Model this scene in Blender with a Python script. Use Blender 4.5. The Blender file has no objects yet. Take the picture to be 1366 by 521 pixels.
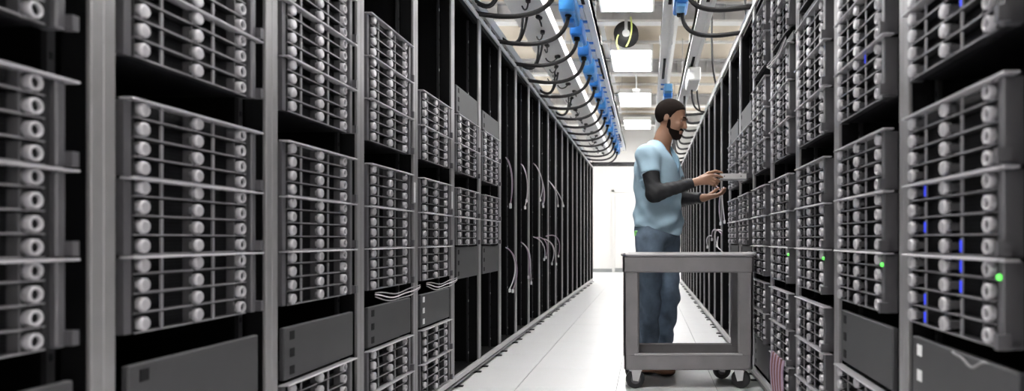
import bpy, math, random
import numpy as np
from mathutils import Vector, Matrix

random.seed(7)
PI = math.pi
SC = bpy.context.scene
COL = SC.collection

# ------------------------------------------------------------------ camera
CAM_H = 0.905
cam_data = bpy.data.cameras.new('camera')
cam = bpy.data.objects.new('camera', cam_data)
COL.objects.link(cam)
cam.location = (0, 0, CAM_H)
cam.rotation_euler = (PI / 2, 0, 0)
cam_data.sensor_fit = 'HORIZONTAL'
cam_data.sensor_width = 36.0
cam_data.lens = 900.0 / 1366.0 * 36.0
cam_data.shift_x = -(864.0 - 683.0) / 1366.0
cam_data.shift_y = (319.0 - 260.5) / 1366.0
cam_data.clip_start = 0.05
cam_data.dof.use_dof = True
cam_data.dof.focus_distance = 4.6
cam_data.dof.aperture_fstop = 2.3
SC.camera = cam

# ------------------------------------------------------------------ world, exposure
world = bpy.data.worlds.new('world')
SC.world = world
world.use_nodes = True
world.node_tree.nodes['Background'].inputs[0].default_value = (0.9, 0.95, 1, 1)
world.node_tree.nodes['Background'].inputs[1].default_value = 0.3
SC.view_settings.view_transform = 'Standard'
SC.view_settings.look = 'None'
SC.view_settings.gamma = 1.0
SC.view_settings.use_curve_mapping = False
SC.view_settings.exposure = 0.0
LAMP = 43.0            # radiance of the ceiling diffusers
SC.cycles.use_denoising = True
SC.cycles.max_bounces = 8

# ------------------------------------------------------------------ materials
MATS = {}
def mat(name, col, rough=0.5, metal=0.0, emit=0.0, vary=0.0, scale=30.0, bump=0.0, spec=0.5):
    m = bpy.data.materials.new(name)
    m.use_nodes = True
    nt = m.node_tree
    b = nt.nodes['Principled BSDF']
    b.inputs['Base Color'].default_value = (*col, 1)
    b.inputs['Roughness'].default_value = rough
    b.inputs['Metallic'].default_value = metal
    b.inputs['Specular IOR Level'].default_value = spec
    if emit:
        b.inputs['Emission Color'].default_value = (*col, 1)
        b.inputs['Emission Strength'].default_value = emit
    if vary or bump:
        tc = nt.nodes.new('ShaderNodeTexCoord')
        no = nt.nodes.new('ShaderNodeTexNoise')
        no.inputs['Scale'].default_value = scale
        no.inputs['Detail'].default_value = 5
        nt.links.new(tc.outputs['Object'], no.inputs['Vector'])
        if vary:
            mx = nt.nodes.new('ShaderNodeMix'); mx.data_type = 'RGBA'
            mx.inputs[6].default_value = (*[c * (1 - vary) for c in col], 1)
            mx.inputs[7].default_value = (*[min(1, c * (1 + vary)) for c in col], 1)
            nt.links.new(no.outputs['Fac'], mx.inputs[0])
            nt.links.new(mx.outputs[2], b.inputs['Base Color'])
        if bump:
            bp = nt.nodes.new('ShaderNodeBump')
            bp.inputs['Strength'].default_value = bump
            bp.inputs['Distance'].default_value = 0.01
            nt.links.new(no.outputs['Fac'], bp.inputs['Height'])
            nt.links.new(bp.outputs['Normal'], b.inputs['Normal'])
    MATS[name] = m
    return m

mat('rack_black', (0.0028, 0.0028, 0.0032), 0.6, spec=0.12)
mat('post_grey', (0.245, 0.238, 0.247), 0.42, 0.45, vary=0.12, scale=14)
mat('rail_grey', (0.50, 0.49, 0.50), 0.4, 0.3)
mat('rail_dark', (0.02, 0.02, 0.022), 0.5, 0.2, spec=0.3)
mat('slot_black', (0.006, 0.006, 0.007), 0.7, spec=0.2)
mat('slot_white', (0.75, 0.75, 0.76), 0.5)
mat('chassis_black', (0.005, 0.005, 0.006), 0.5, spec=0.2)
mat('chassis_steel', (0.105, 0.102, 0.112), 0.42, 0.45, vary=0.1, scale=40)
mat('sled_frame', (0.10, 0.098, 0.106), 0.45, 0.35)
mat('sled_line', (0.22, 0.215, 0.23), 0.45, 0.3)
mat('knob_silver', (0.42, 0.41, 0.435), 0.36, 0.4)
mat('knob_core', (0.12, 0.118, 0.125), 0.45, 0.3)
mat('panel_grey', (0.042, 0.042, 0.046), 0.55, 0.2, vary=0.15, scale=6)
mat('floor_tile', (0.80, 0.80, 0.81), 0.28, vary=0.03, scale=3)
mat('floor_seam', (0.30, 0.30, 0.31), 0.7)
mat('wall_white', (0.44, 0.435, 0.425), 0.7, vary=0.03, scale=2)
mat('wall_trim', (0.16, 0.17, 0.17), 0.6)
mat('ceiling_white', (0.86, 0.86, 0.85), 0.7)
mat('ceiling_tan', (0.60, 0.535, 0.44), 0.8, vary=0.06, scale=3)
mat('beam_grey', (0.52, 0.52, 0.53), 0.6, 0.1, vary=0.2, scale=9)
mat('tray_white', (0.88, 0.88, 0.88), 0.4, vary=0.03, scale=8)
mat('cable_black', (0.012, 0.011, 0.013), 0.5)
mat('box_blue', (0.015, 0.20, 0.66), 0.4, vary=0.25, scale=12)
mat('box_mid_blue', (0.05, 0.30, 0.75), 0.4, vary=0.2, scale=12)
mat('box_pale_blue', (0.16, 0.46, 0.85), 0.4)
mat('lamp_white', (1.0, 0.99, 0.97), 0.5, emit=LAMP)
mat('cord_lime', (0.72, 0.80, 0.25), 0.5)
mat('cable_white', (0.62, 0.58, 0.62), 0.5)
mat('cable_mauve', (0.33, 0.24, 0.32), 0.5)
mat('cable_red', (0.15, 0.055, 0.05), 0.5)
mat('led_green', (0.12, 0.9, 0.10), 0.4, emit=1.3)
mat('led_blue', (0.03, 0.06, 0.9), 0.4, emit=0.6)
mat('cart_grey', (0.185, 0.176, 0.182), 0.55, vary=0.22, scale=9, bump=0.08)
mat('cart_edge', (0.34, 0.33, 0.34), 0.45)
mat('rubber', (0.018, 0.018, 0.02), 0.55)
mat('zinc', (0.72, 0.71, 0.72), 0.35, 0.6)
mat('skin', (0.31, 0.165, 0.105), 0.5, vary=0.08, scale=20)
mat('hair', (0.011, 0.007, 0.0055), 0.9, bump=0.6, scale=220, spec=0.1)
mat('lip', (0.24, 0.10, 0.08), 0.45)
mat('eye_white', (0.75, 0.72, 0.68), 0.3)
mat('shirt_blue', (0.36, 0.51, 0.62), 0.85, vary=0.08, scale=24, bump=0.12)
mat('shirt_edge', (0.25, 0.42, 0.56), 0.85)
mat('sleeve_black', (0.012, 0.012, 0.015), 0.75, vary=0.2, scale=40, bump=0.15)
mat('denim', (0.13, 0.18, 0.245), 0.85, vary=0.65, scale=13, bump=0.2)
mat('denim_dark', (0.05, 0.09, 0.15), 0.85)
mat('shoe_brown', (0.22, 0.10, 0.05), 0.5, vary=0.2, scale=20)
mat('sole_black', (0.02, 0.018, 0.018), 0.6)
mat('tag_green', (0.22, 0.62, 0.16), 0.6)

def grid_mat(name, dark, light, scale, width):
    """perforated sheet: dark holes between fine bars, in object space"""
    m = bpy.data.materials.new(name); m.use_nodes = True
    nt = m.node_tree; b = nt.nodes['Principled BSDF']
    b.inputs['Roughness'].default_value = 0.6
    b.inputs['Specular IOR Level'].default_value = 0.15
    tc = nt.nodes.new('ShaderNodeTexCoord'); sp = nt.nodes.new('ShaderNodeSeparateXYZ')
    nt.links.new(tc.outputs['Object'], sp.inputs[0])
    outs = []
    for ax in ('X', 'Z'):
        mu = nt.nodes.new('ShaderNodeMath'); mu.operation = 'MULTIPLY'; mu.inputs[1].default_value = scale
        fr = nt.nodes.new('ShaderNodeMath'); fr.operation = 'FRACT'
        lt = nt.nodes.new('ShaderNodeMath'); lt.operation = 'LESS_THAN'; lt.inputs[1].default_value = width
        nt.links.new(sp.outputs[ax], mu.inputs[0]); nt.links.new(mu.outputs[0], fr.inputs[0]); nt.links.new(fr.outputs[0], lt.inputs[0])
        outs.append(lt)
    mxm = nt.nodes.new('ShaderNodeMath'); mxm.operation = 'MAXIMUM'
    nt.links.new(outs[0].outputs[0], mxm.inputs[0]); nt.links.new(outs[1].outputs[0], mxm.inputs[1])
    mx = nt.nodes.new('ShaderNodeMix'); mx.data_type = 'RGBA'
    mx.inputs[6].default_value = (*dark, 1); mx.inputs[7].default_value = (*light, 1)
    nt.links.new(mxm.outputs[0], mx.inputs[0]); nt.links.new(mx.outputs[2], b.inputs['Base Color'])
    MATS[name] = m
grid_mat('sled_mesh', (0.0015, 0.0015, 0.002), (0.010, 0.010, 0.012), 110, 0.3)

# ------------------------------------------------------------------ mesh builder
class MB:
    """collects shapes, then becomes ONE mesh; per-face material"""
    def __init__(s):
        s.v, s.f, s.m, s.sm, s.names = [], [], [], [], []
    def mi(s, name):
        if name not in s.names: s.names.append(name)
        return s.names.index(name)
    def add(s, vs, fs, m, smooth=False, M=None):
        o = len(s.v); k = s.mi(m)
        for p in vs:
            s.v.append(tuple(M @ Vector(p)) if M is not None else tuple(p))
        for f in fs:
            s.f.append(tuple(i + o for i in f)); s.m.append(k); s.sm.append(smooth)
        return s
    def box(s, a, b, m, M=None):
        (x0, y0, z0), (x1, y1, z1) = a, b
        vs = [(x0,y0,z0),(x1,y0,z0),(x1,y1,z0),(x0,y1,z0),(x0,y0,z1),(x1,y0,z1),(x1,y1,z1),(x0,y1,z1)]
        fs = [(0,3,2,1),(4,5,6,7),(0,1,5,4),(1,2,6,5),(2,3,7,6),(3,0,4,7)]
        return s.add(vs, fs, m, False, M)
    def bbox(s, a, b, m, c=0.004, M=None):
        """box with chamfered edges"""
        (x0, y0, z0), (x1, y1, z1) = a, b
        c = min(c, (x1-x0)*.45, (y1-y0)*.45, (z1-z0)*.45)
        vs, idx = [], {}
        for i, x in enumerate((x0, x1)):
            for j, y in enumerate((y0, y1)):
                for k, z in enumerate((z0, z1)):
                    sx, sy, sz = (1, -1)[i], (1, -1)[j], (1, -1)[k]
                    idx[i,j,k] = len(vs)
                    vs += [(x, y+sy*c, z+sz*c), (x+sx*c, y, z+sz*c), (x+sx*c, y+sy*c, z)]
        g = lambda i, j, k, a: idx[i,j,k] + a
        fs = []
        for i in (0, 1):
            fs.append([g(i,0,0,0), g(i,1,0,0), g(i,1,1,0), g(i,0,1,0)])
            fs.append([g(0,i,0,1), g(1,i,0,1), g(1,i,1,1), g(0,i,1,1)])
            fs.append([g(0,0,i,2), g(1,0,i,2), g(1,1,i,2), g(0,1,i,2)])
        for i in (0, 1):
            for j in (0, 1):
                fs.append([g(i,j,0,0), g(i,j,1,0), g(i,j,1,1), g(i,j,0,1)])
                fs.append([g(i,0,j,0), g(i,1,j,0), g(i,1,j,2), g(i,0,j,2)])
                fs.append([g(0,i,j,1), g(1,i,j,1), g(1,i,j,2), g(0,i,j,2)])
        for q in idx.values(): fs.append([q, q+1, q+2])
        ctr = Vector(((x0+x1)/2, (y0+y1)/2, (z0+z1)/2))
        out = []
        for f in fs:
            p = [Vector(vs[i]) for i in f]
            n = (p[1]-p[0]).cross(p[2]-p[0])
            fc = sum(p, Vector())/len(p) - ctr
            out.append(f if n.dot(fc) > 0 else f[::-1])
        return s.add(vs, out, m, False, M)
    def rev(s, prof, m, axis='z', c=(0,0,0), n=12, smooth=True, caps=True):
        """surface of revolution; prof = [(radius, height)...] along axis"""
        vs = []
        for r, h in prof:
            for i in range(n):
                a = 2*PI*i/n; p, q = r*math.cos(a), r*math.sin(a)
                if axis == 'z': vs.append((c[0]+p, c[1]+q, c[2]+h))
                elif axis == 'y': vs.append((c[0]+q, c[1]+h, c[2]+p))
                else: vs.append((c[0]+h, c[1]+p, c[2]+q))
        fs = []
        for k in range(len(prof)-1):
            for i in range(n):
                j = (i+1) % n
                fs.append((k*n+i, k*n+j, (k+1)*n+j, (k+1)*n+i))
        s.add(vs, fs, m, smooth)
        if caps:
            o = len(s.v) - len(vs)
            k = s.mi(m)
            s.f.append(tuple(o+i for i in range(n-1, -1, -1))); s.m.append(k); s.sm.append(False)
            o2 = o + (len(prof)-1)*n
            s.f.append(tuple(o2+i for i in range(n))); s.m.append(k); s.sm.append(False)
        return s
    def tube(s, pts, r, m, n=6):
        pts = [Vector(p) for p in pts]
        vs, fs = [], []
        up = None
        for i, p in enumerate(pts):
            t = (pts[min(i+1, len(pts)-1)] - pts[max(i-1, 0)]).normalized()
            if up is None:
                up = t.orthogonal().normalized()
            else:
                up = (up - t*up.dot(t)).normalized()
            w = t.cross(up)
            rr = r[i] if isinstance(r, (list, tuple)) else r
            for k in range(n):
                a = 2*PI*k/n
                vs.append(p + up*(rr*math.cos(a)) + w*(rr*math.sin(a)))
        L = len(pts)
        for i in range(L-1):
            for k in range(n):
                q = (k+1) % n
                fs.append((i*n+k, i*n+q, (i+1)*n+q, (i+1)*n+k))
        fs.append(tuple(range(n-1, -1, -1))); fs.append(tuple((L-1)*n+k for k in range(n)))
        return s.add(vs, fs, m, True)
    def mesh(s, name):
        me = bpy.data.meshes.new(name)
        me.from_pydata(s.v, [], s.f)
        for nm in s.names: me.materials.append(MATS[nm])
        me.polygons.foreach_set('material_index', s.m)
        me.polygons.foreach_set('use_smooth', s.sm)
        me.update()
        return me

def bez(p0, p1, p2, p3, n=12):
    p0, p1, p2, p3 = map(Vector, (p0, p1, p2, p3))
    return [p0*(1-t)**3 + p1*3*t*(1-t)**2 + p2*3*t*t*(1-t) + p3*t**3 for t in [i/n for i in range(n+1)]]

def put(name, mesh, parent=None, loc=None, rotz=None):
    if isinstance(mesh, MB): mesh = mesh.mesh(name)
    o = bpy.data.objects.new(name, mesh)
    COL.objects.link(o)
    if parent is not None: o.parent = parent
    if loc is not None: o.location = loc
    if rotz is not None: o.rotation_euler = (0, 0, rotz)
    return o
def tag(o, label, cat, group=None):
    o['label'] = label; o['category'] = cat
    if group: o['group'] = group
    return o
def thing(name, label, cat, loc=(0,0,0), rotz=0.0, group=None):
    o = put(name, None, None, loc, rotz)
    return tag(o, label, cat, group)
def struct(name, mesh, parent=None, loc=None):
    o = put(name, mesh, parent, loc)
    if parent is None: o['kind'] = 'structure'
    return o
def nth(i):
    return ['first','second','third','fourth','fifth','sixth','seventh','eighth','ninth','tenth','eleventh','twelfth',
            'thirteenth','fourteenth','fifteenth','sixteenth','seventeenth','eighteenth','nineteenth','twentieth','twenty-first'][i]

# ------------------------------------------------------------------ room
XL, XR = -1.165, 0.69          # faces of the two rack rows
RX0, RX1, RY0, RY1, RZ = -6.4, 6.2, -3.2, 18.6, 4.1
floor = struct('floor', MB().box((RX0,RY0,-0.12),(RX1,RY1,-0.006),'floor_seam'))
T = 0.61
tile_me = MB().bbox((0.002,0.002,-0.006),(T-0.002,T-0.002,0.0),'floor_tile',0.0015).mesh('floor_tile')
for ix in range(5):
    for iy in range(-2, 25):
        put('floor_tile', tile_me, floor, (-2.02+ix*T, 4.13+(iy-4)*T, 0))
out = MB()
out.box((RX0,RY0,-0.006),(-2.02,RY1,-0.0005),'floor_tile'); out.box((1.03,RY0,-0.006),(RX1,RY1,-0.0005),'floor_tile')
out.box((-2.02,RY0,-0.006),(1.03,4.13-6*T,-0.0005),'floor_tile'); out.box((-2.02,4.13+21*T,-0.006),(1.03,RY1,-0.0005),'floor_tile')
put('floor_margin', out, floor)

struct('wall_back', MB().box((RX0,RY1,0),(RX1,RY1+0.15,RZ),'wall_white'))
struct('wall_left', MB().box((RX0-0.15,RY0,0),(RX0,RY1,RZ),'wall_white'))
struct('wall_right', MB().box((RX1,RY0,0),(RX1+0.15,RY1,RZ),'wall_white'))
struct('wall_front', MB().box((RX0,RY0-0.15,0),(RX1,RY0,RZ),'wall_white'))
bb = MB(); bb.box((RX0,RY1-0.02,0),(-0.98,RY1,0.10),'wall_trim'); bb.box((0.86,RY1-0.02,0),(RX1,RY1,0.10),'wall_trim')
struct('baseboard_back', bb)
# plain white double door in the back wall
d = struct('door_1', MB().bbox((-0.94,RY1-0.05,0.0),(0.82,RY1-0.035,2.2),'wall_white',0.004))
put('door_frame', MB().box((-0.98,RY1-0.06,0),(-0.92,RY1,2.26),'wall_white').box((0.80,RY1-0.06,0),(0.86,RY1,2.26),'wall_white').box((-0.98,RY1-0.06,2.2),(0.86,RY1,2.26),'wall_white'), d)
for x0, x1 in ((-0.90,-0.07),(-0.05,0.78)):
    put('door_leaf', MB().bbox((x0,RY1-0.075,0.02),(x1,RY1-0.05,2.18),'wall_white',0.006), d)
put('kick_plate', MB().box((-0.90,RY1-0.08,0.02),(-0.07,RY1-0.075,0.12),'wall_trim'), d)
put('kick_plate', MB().box((-0.05,RY1-0.08,0.02),(0.78,RY1-0.075,0.12),'wall_trim'), d)

ceil = struct('ceiling', MB().box((RX0,RY0,RZ),(RX1,RY1,RZ+0.15),'ceiling_white'))
deck_me = MB().bbox((0,0,-0.03),(1.0,1.32,0),'ceiling_tan',0.008).mesh('deck_panel')
for ix in range(11):
    for iy in range(14):
        put('deck_panel', deck_me, ceil, (RX0+0.35+ix*1.08, -1.9+iy*1.42, RZ))
# cross beams: I-section trusses, and round conduits between them
for k, y in enumerate((0.55, 3.39, 6.23, 9.07, 11.91, 14.75, 17.2)):
    b = MB()
    b.box((RX0,y-0.09,RZ-0.06),(RX1,y+0.09,RZ-0.03),'beam_grey'); b.box((RX0,y-0.012,RZ-0.28),(RX1,y+0.012,RZ-0.06),'beam_grey')
    b.box((RX0,y-0.09,RZ-0.30),(RX1,y+0.09,RZ-0.27),'ceiling_white')
    bo = struct('trim_%d' % (k+1), b)
    st = MB()
    for j in range(24):
        x = RX0+0.3+j*0.51
        st.box((x-0.01,y-0.08,RZ-0.27),(x+0.01,y+0.08,RZ-0.06),'beam_grey')
    o = put('stiffener', st, bo); o['kind'] = 'stuff'
for k, y in enumerate((1.97, 4.81, 7.65, 10.49, 13.33, 16.2)):
    pipe = put('ceiling_pipe', MB().tube([(RX0,y,RZ-0.13),(RX1,y,RZ-0.13)],0.026,'tray_white',8))
    tag(pipe, 'white conduit pipe crossing under the ceiling deck, %s one from the camera' % nth(k), 'pipe', 'ceiling conduits')
for k, x in enumerate((-1.55, -0.80, 0.37, 1.35)):
    pipe = put('ceiling_channel', MB().box((x-0.03,0,RZ-0.36),(x+0.03,RY1,RZ-0.30),'tray_white'))
    tag(pipe, 'long white strut channel under the ceiling beams, %s one from the left' % nth(k), 'channel', 'lengthwise strut channels')

# ceiling light panels: frame, diffuser that gives the light
frame_me = MB().box((-0.33,-0.64,0),(-0.30,0.64,0.09),'tray_white').box((0.30,-0.64,0),(0.33,0.64,0.09),'tray_white') \
    .box((-0.30,-0.64,0),(0.30,-0.61,0.09),'tray_white').box((-0.30,0.61,0),(0.30,0.64,0.09),'tray_white').box((-0.30,-0.61,0.03),(0.30,0.61,0.09),'tray_white').mesh('light_frame')
diff_me = MB().box((-0.30,-0.61,0.005),(0.30,0.61,0.03),'lamp_white').mesh('light_diffuser')
wire_me = MB().tube([(-0.25,-0.5,0.09),(-0.25,-0.5,0.39)],0.004,'beam_grey',5).tube([(0.25,0.5,0.09),(0.25,0.5,0.39)],0.004,'beam_grey',5).mesh('hanger')
for rx, rn in ((-0.25,'over the aisle'),(-3.1,'added left of the racks'),(2.6,'added right of the racks'),(-5.2,'added along the far left wall'),(4.8,'added along the far right wall')):  # all rows but the aisle one are added for ambient light
    for k in range(7):
        y = -1.15+2.95*k
        if y > 17.7 or (k < 1 and abs(rx) < 1): continue      # first aisle panel is left out to darken the near racks
        t = thing('ceiling_light', 'bright ceiling light panel %s, %s from the camera end' % (rn, nth(k)), 'light', (rx, y, 3.71), 0, 'ceiling light panels')
        put('frame', frame_me, t); put('diffuser', diff_me, t); put('hanger', wire_me, t)

# ------------------------------------------------------------------ server chassis (4 rows, two sleds and a ring latch per row)
U4 = 0.1778; ROW = U4/4; CW = 0.49
body_me = MB().box((0.025,0.030,0.004),(0.465,0.52,U4-0.006),'chassis_black').mesh('chassis_body')
lf = MB().box((0.0,0.0,0.002),(0.022,0.032,U4-0.006),'chassis_steel').mesh('left_flange')
rf = MB().bbox((0.468,-0.010,0.002),(CW,0.032,U4-0.006),'chassis_steel',0.003).box((0.452,0.004,0.002),(0.468,0.032,U4-0.006),'rail_dark').box((CW-0.004,-0.026,0.004),(CW+0.012,0.0,0.034),'chassis_steel').mesh('right_flange')
lip_me = MB().bbox((0.0,-0.022,U4-0.006),(CW+0.022,0.012,U4-0.0005),'knob_silver',0.002).mesh('top_lip')
def sled_mesh(x0, x1):
    b = MB(); z1 = ROW-0.0025; t = 0.0035
    b.box((x0,0.020,0.0015),(x1,0.03,z1),'sled_mesh')
    b.box((x0,-0.006,0.0015),(x1,-0.002,0.0015+t),'sled_line'); b.box((x0,-0.002,0.0015),(x1,0.020,0.0015+t),'rail_dark')
    b.box((x0,-0.003,0.005),(x0+t,0.020,z1),'rail_dark'); b.box((x1-t,-0.003,0.005),(x1,0.020,z1),'sled_frame')
    xm = x0+0.45*(x1-x0)
    b.box((xm-0.004,-0.004,0.005),(xm+0.004,0.000,z1),'sled_line')
    return b.mesh('drive_sled')
sledA, sledB = sled_mesh(0.024, 0.222), sled_mesh(0.226, 0.40)
def knob_mesh(cx):
    b = MB()
    b.box((cx-0.012,-0.006,0.013),(cx+0.021,0.021,0.031),'sled_frame')
    b.rev([(0.0090,-0.0165),(0.0140,-0.0165),(0.0163,-0.0135),(0.0163,0.002)],'knob_silver','y',(cx,0,0.0222),12,True,True)
    b.rev([(0.0070,-0.0150),(0.0092,-0.0160)],'knob_core','y',(cx,0,0.0222),8,True,True)
    return b.mesh('latch_knob')
knobA, knobB = knob_mesh(0.045), knob_mesh(0.232)
def ring_mesh(cx):
    b = MB(); c = (cx,0,0.0222)
    b.rev([(0.0105,0.006),(0.0105,-0.010),(0.0118,-0.012),(0.0145,-0.012),(0.0160,-0.010),(0.0160,0.006)],'knob_silver','y',c,14,True,False)
    b.rev([(0.0106,-0.004),(0.0106,0.006)],'slot_black','y',c,14,False,True)
    b.box((0.402,0.004,0.0015),(0.450,0.03,ROW-0.0025),'rail_dark'); b.box((0.402,-0.004,0.0015),(0.450,0.0,0.0045),'sled_line')
    return b.mesh('ring_latch')
ringC = ring_mesh(0.424)
led_me = MB().rev([(0.0015,-0.0075),(0.0055,-0.005),(0.0065,0.0)],'led_green','y',(0,0,0),10,True,True).mesh('status_light')
bled_me = MB().box((-0.003,-0.006,0),(0.003,-0.003,0.026),'led_blue').mesh('drive_light')
# small variant: one mesh per row (for racks where a latch is only a few pixels)
def merge_row():
    b = MB()
    for me in (sledA, sledB, knobA, knobB, ringC):
        for p in me.polygons:
            o = len(b.v)
            for i in p.vertices: b.v.append(tuple(me.vertices[i].co))
            b.f.append(tuple(range(o, o+len(p.vertices)))); b.m.append(b.mi(me.materials[p.material_index].name)); b.sm.append(p.use_smooth)
    return b.mesh('drive_row')
row_me = merge_row()

def chassis(side, org, z, label, detail=True, green=False, blue=()):
    rz = PI/2 if side < 0 else -PI/2
    dx = 0.05
    loc = (org[0], org[1]+dx, z) if side < 0 else (org[0], org[1]-dx, z)
    t = thing('server_chassis', label, 'server', loc, rz, 'drive chassis with silver latches')
    put('chassis_body', body_me, t); put('left_flange', lf, t); fl = put('right_flange', rf, t); put('top_lip', lip_me, t)
    for r in range(4):
        zz = (0, 0, r*ROW)
        if detail:
            a = put('drive_sled', sledA, t, zz); put('latch_knob', knobA, a)
            b = put('drive_sled', sledB, t, zz); put('latch_knob', knobB, b)
            put('ring_latch', ringC, t, zz)
            if (r, 0) in blue: put('drive_light', bled_me, a, (0.113, 0, 0.01))
            if (r, 1) in blue: put('drive_light', bled_me, b, (0.304, 0, 0.01))
        else:
            put('drive_row', row_me, t, zz)
    if green:
        g = put('status_light', led_me, fl, (0.479, -0.010, 0.142)); g['label'] = 'glowing green status light'
    return t

# ------------------------------------------------------------------ racks
RW, RH, RD = 0.65, 2.45, 0.95
def rack_meshes():
    M = {}
    p = MB().bbox((0.0,0.004,0.05),(0.033,0.016,RH),'post_grey',0.002)
    p.box((0.0,0.016,0.05),(0.030,0.07,RH),'rack_black'); M['front_post_left'] = p.mesh('front_post')
    p = MB().bbox((RW-0.033,0.004,0.05),(RW,0.016,RH),'post_grey',0.002)
    p.box((RW-0.030,0.016,0.05),(RW,0.07,RH),'rack_black'); M['front_post_right'] = p.mesh('front_post')
    for nm, x0 in (('l',0.044),('r',RW-0.064)):
        r = MB().box((x0,0.07,0.06),(x0+0.02,0.082,RH-0.04),'rail_dark')
        for k in range(26):
            r.box((x0+0.006,0.0685,0.12+k*0.089),(x0+0.014,0.0702,0.135+k*0.089),'slot_white' if k % 4 == 0 else 'slot_black')
        M['rail_'+nm] = r.mesh('mounting_rail')
    M['side_l'] = MB().box((0.002,0.05,0.06),(0.010,RD,RH-0.01),'rack_black').mesh('side_panel')
    M['side_r'] = MB().box((RW-0.010,0.05,0.06),(RW-0.002,RD,RH-0.01),'rack_black').mesh('side_panel')
    M['back'] = MB().box((0.010,RD-0.02,0.06),(RW-0.010,RD,RH-0.01),'rack_black').mesh('back_panel')
    M['top'] = MB().box((0.002,0.03,RH-0.01),(RW-0.002,RD,RH),'rack_black').box((0.034,0.014,RH-0.055),(RW-0.034,0.04,RH-0.01),'rack_black').box((0,0.002,RH-0.02),(RW,0.03,RH+0.008),'tray_white').mesh('top_panel')
    M['base'] = MB().box((0.002,0.03,0.045),(RW-0.002,RD,0.06),'rack_black').mesh('base_panel')
    b = MB().bbox((0.0,-0.012,0.046),(RW,0.012,0.078),'rail_grey',0.003)
    b.box((0.0,0.012,0.03),(RW,0.03,0.05),'rail_dark'); b.bbox((0,-0.004,0.018),(RW,0.012,0.034),'post_grey',0.002)
    M['base_rail'] = b.mesh('base_rail')
    f = MB().rev([(0.032,0.0),(0.032,0.008),(0.012,0.014),(0.012,0.03),(0.009,0.045)],'rail_dark','z',(0,0,0),10)
    f.box((-0.012,-0.06,0.0),(0.012,0.0,0.009),'rail_dark')
    M['foot'] = f.mesh('foot')
    M['rear'] = MB().box((0.0,RD-0.05,0.0),(0.05,RD,0.06),'rack_black').mesh('rear_foot')
    M['shelf_line'] = MB().box((0.30,0.45,0.06),(0.312,0.46,RH-0.05),'rail_dark').mesh('inner_rail')
    return M
RM = rack_meshes()
def blank(z0, z1, white=False):
    b = MB()
    b.bbox((0.066,0.002,z0),(0.572,0.02,z1),'panel_grey',0.003)
    n = max(2, int((z1-z0)/0.052))
    for k in range(n):
        zc = z0+(k+0.5)*(z1-z0)/n
        b.box((0.10,0.0005,zc-0.014),(0.128,0.0025,zc+0.014),'slot_white' if white else 'slot_black')
    return b.mesh('blank_panel')

def rack(side, yb, label, panels=(), white_tag=False):
    """yb = the end of the rack that is on its left when one faces it"""
    t = thing('server_rack', label, 'rack', (XL if side < 0 else XR, yb, 0), PI/2 if side < 0 else -PI/2, 'server racks in two rows')
    for nm, k in (('front_post','front_post_left'),('front_post','front_post_right'),('mounting_rail','rail_l'),('mounting_rail','rail_r'),('side_panel','side_l'),('side_panel','side_r'),
                  ('back_panel','back'),('top_panel','top'),('base_panel','base'),('base_rail','base_rail')):
        put(nm, RM[k], t)
    for x in (0.10, RW-0.10): put('foot', RM['foot'], t, (x, 0.03, 0))
    for x in (0.0, RW-0.05): put('rear_foot', RM['rear'], t, (x, 0, 0))
    if not panels: put('inner_rail', RM['shelf_line'], t)
    for z0, z1, w in panels: put('blank_panel', blank(z0, z1, w), t)
    if white_tag: put('asset_label', MB().box((RW-0.028,0.0025,1.09),(RW-0.006,0.0045,1.19),'slot_white'), t)
    return t

G1, G2, G3 = 0.69, 1.316, 1.93
def stack(base, n): return [base+i*U4 for i in range(n)]
right_fill = [
    (stack(G1,3)+stack(G2,3)+stack(G3,2), [(0.40,0.655,True),(0.10,0.38,False)]),
    (stack(0.105,2)+stack(G1,3)+stack(G2,3)+stack(G3,2), [(0.475,0.655,False)]),
    (stack(0.115,3)+stack(G1,3)+stack(G2,3)+stack(G3,2), [(1.86,1.90,False)]),
    (stack(0.115,3)+stack(G1,3)+stack(G2,3)+stack(G3,2), [(1.86,1.90,False)]),
    (stack(0.30,2)+stack(G1,3)+stack(G2,3)+stack(G3,2), [(0.10,0.29,False)]),
    (stack(G1+U4,2)+stack(G2,2), [(1.685,1.84,False),(0.69,0.86,False)]),
    (stack(G1+U4,2)+stack(G2,2), [(1.685,1.82,False),(0.69,0.86,False)]),
]
left_fill = [
    (stack(G1,3)+stack(G2,3)+stack(G3,2), [(0.44,0.62,False),(0.1,0.43,False)]),
    (stack(0.085,2)+stack(G1,3)+stack(G2,3)+stack(G3,2), [(0.45,0.62,False)]),
    (stack(0.085,2)+stack(G1,3)+stack(G2,3), [(0.45,0.62,False),(1.93,2.1,False)]),
    (stack(0.085,2)+stack(G1,3)+stack(G2,3), [(0.45,0.62,False)]),
    (stack(0.085,2)+stack(G1,3)+stack(G2,2), [(0.45,0.62,True)]),
    (stack(G1+U4,2)+stack(G2,2), [(1.685,1.85,False),(0.66,0.86,False)]),
    (stack(G1+U4,2)+stack(G2,2), [(1.685,1.82,False),(0.66,0.86,False)]),
]
NR, NL = 20, 21
R_FAR0, L_NEAR0 = 1.83, 0.80
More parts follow.
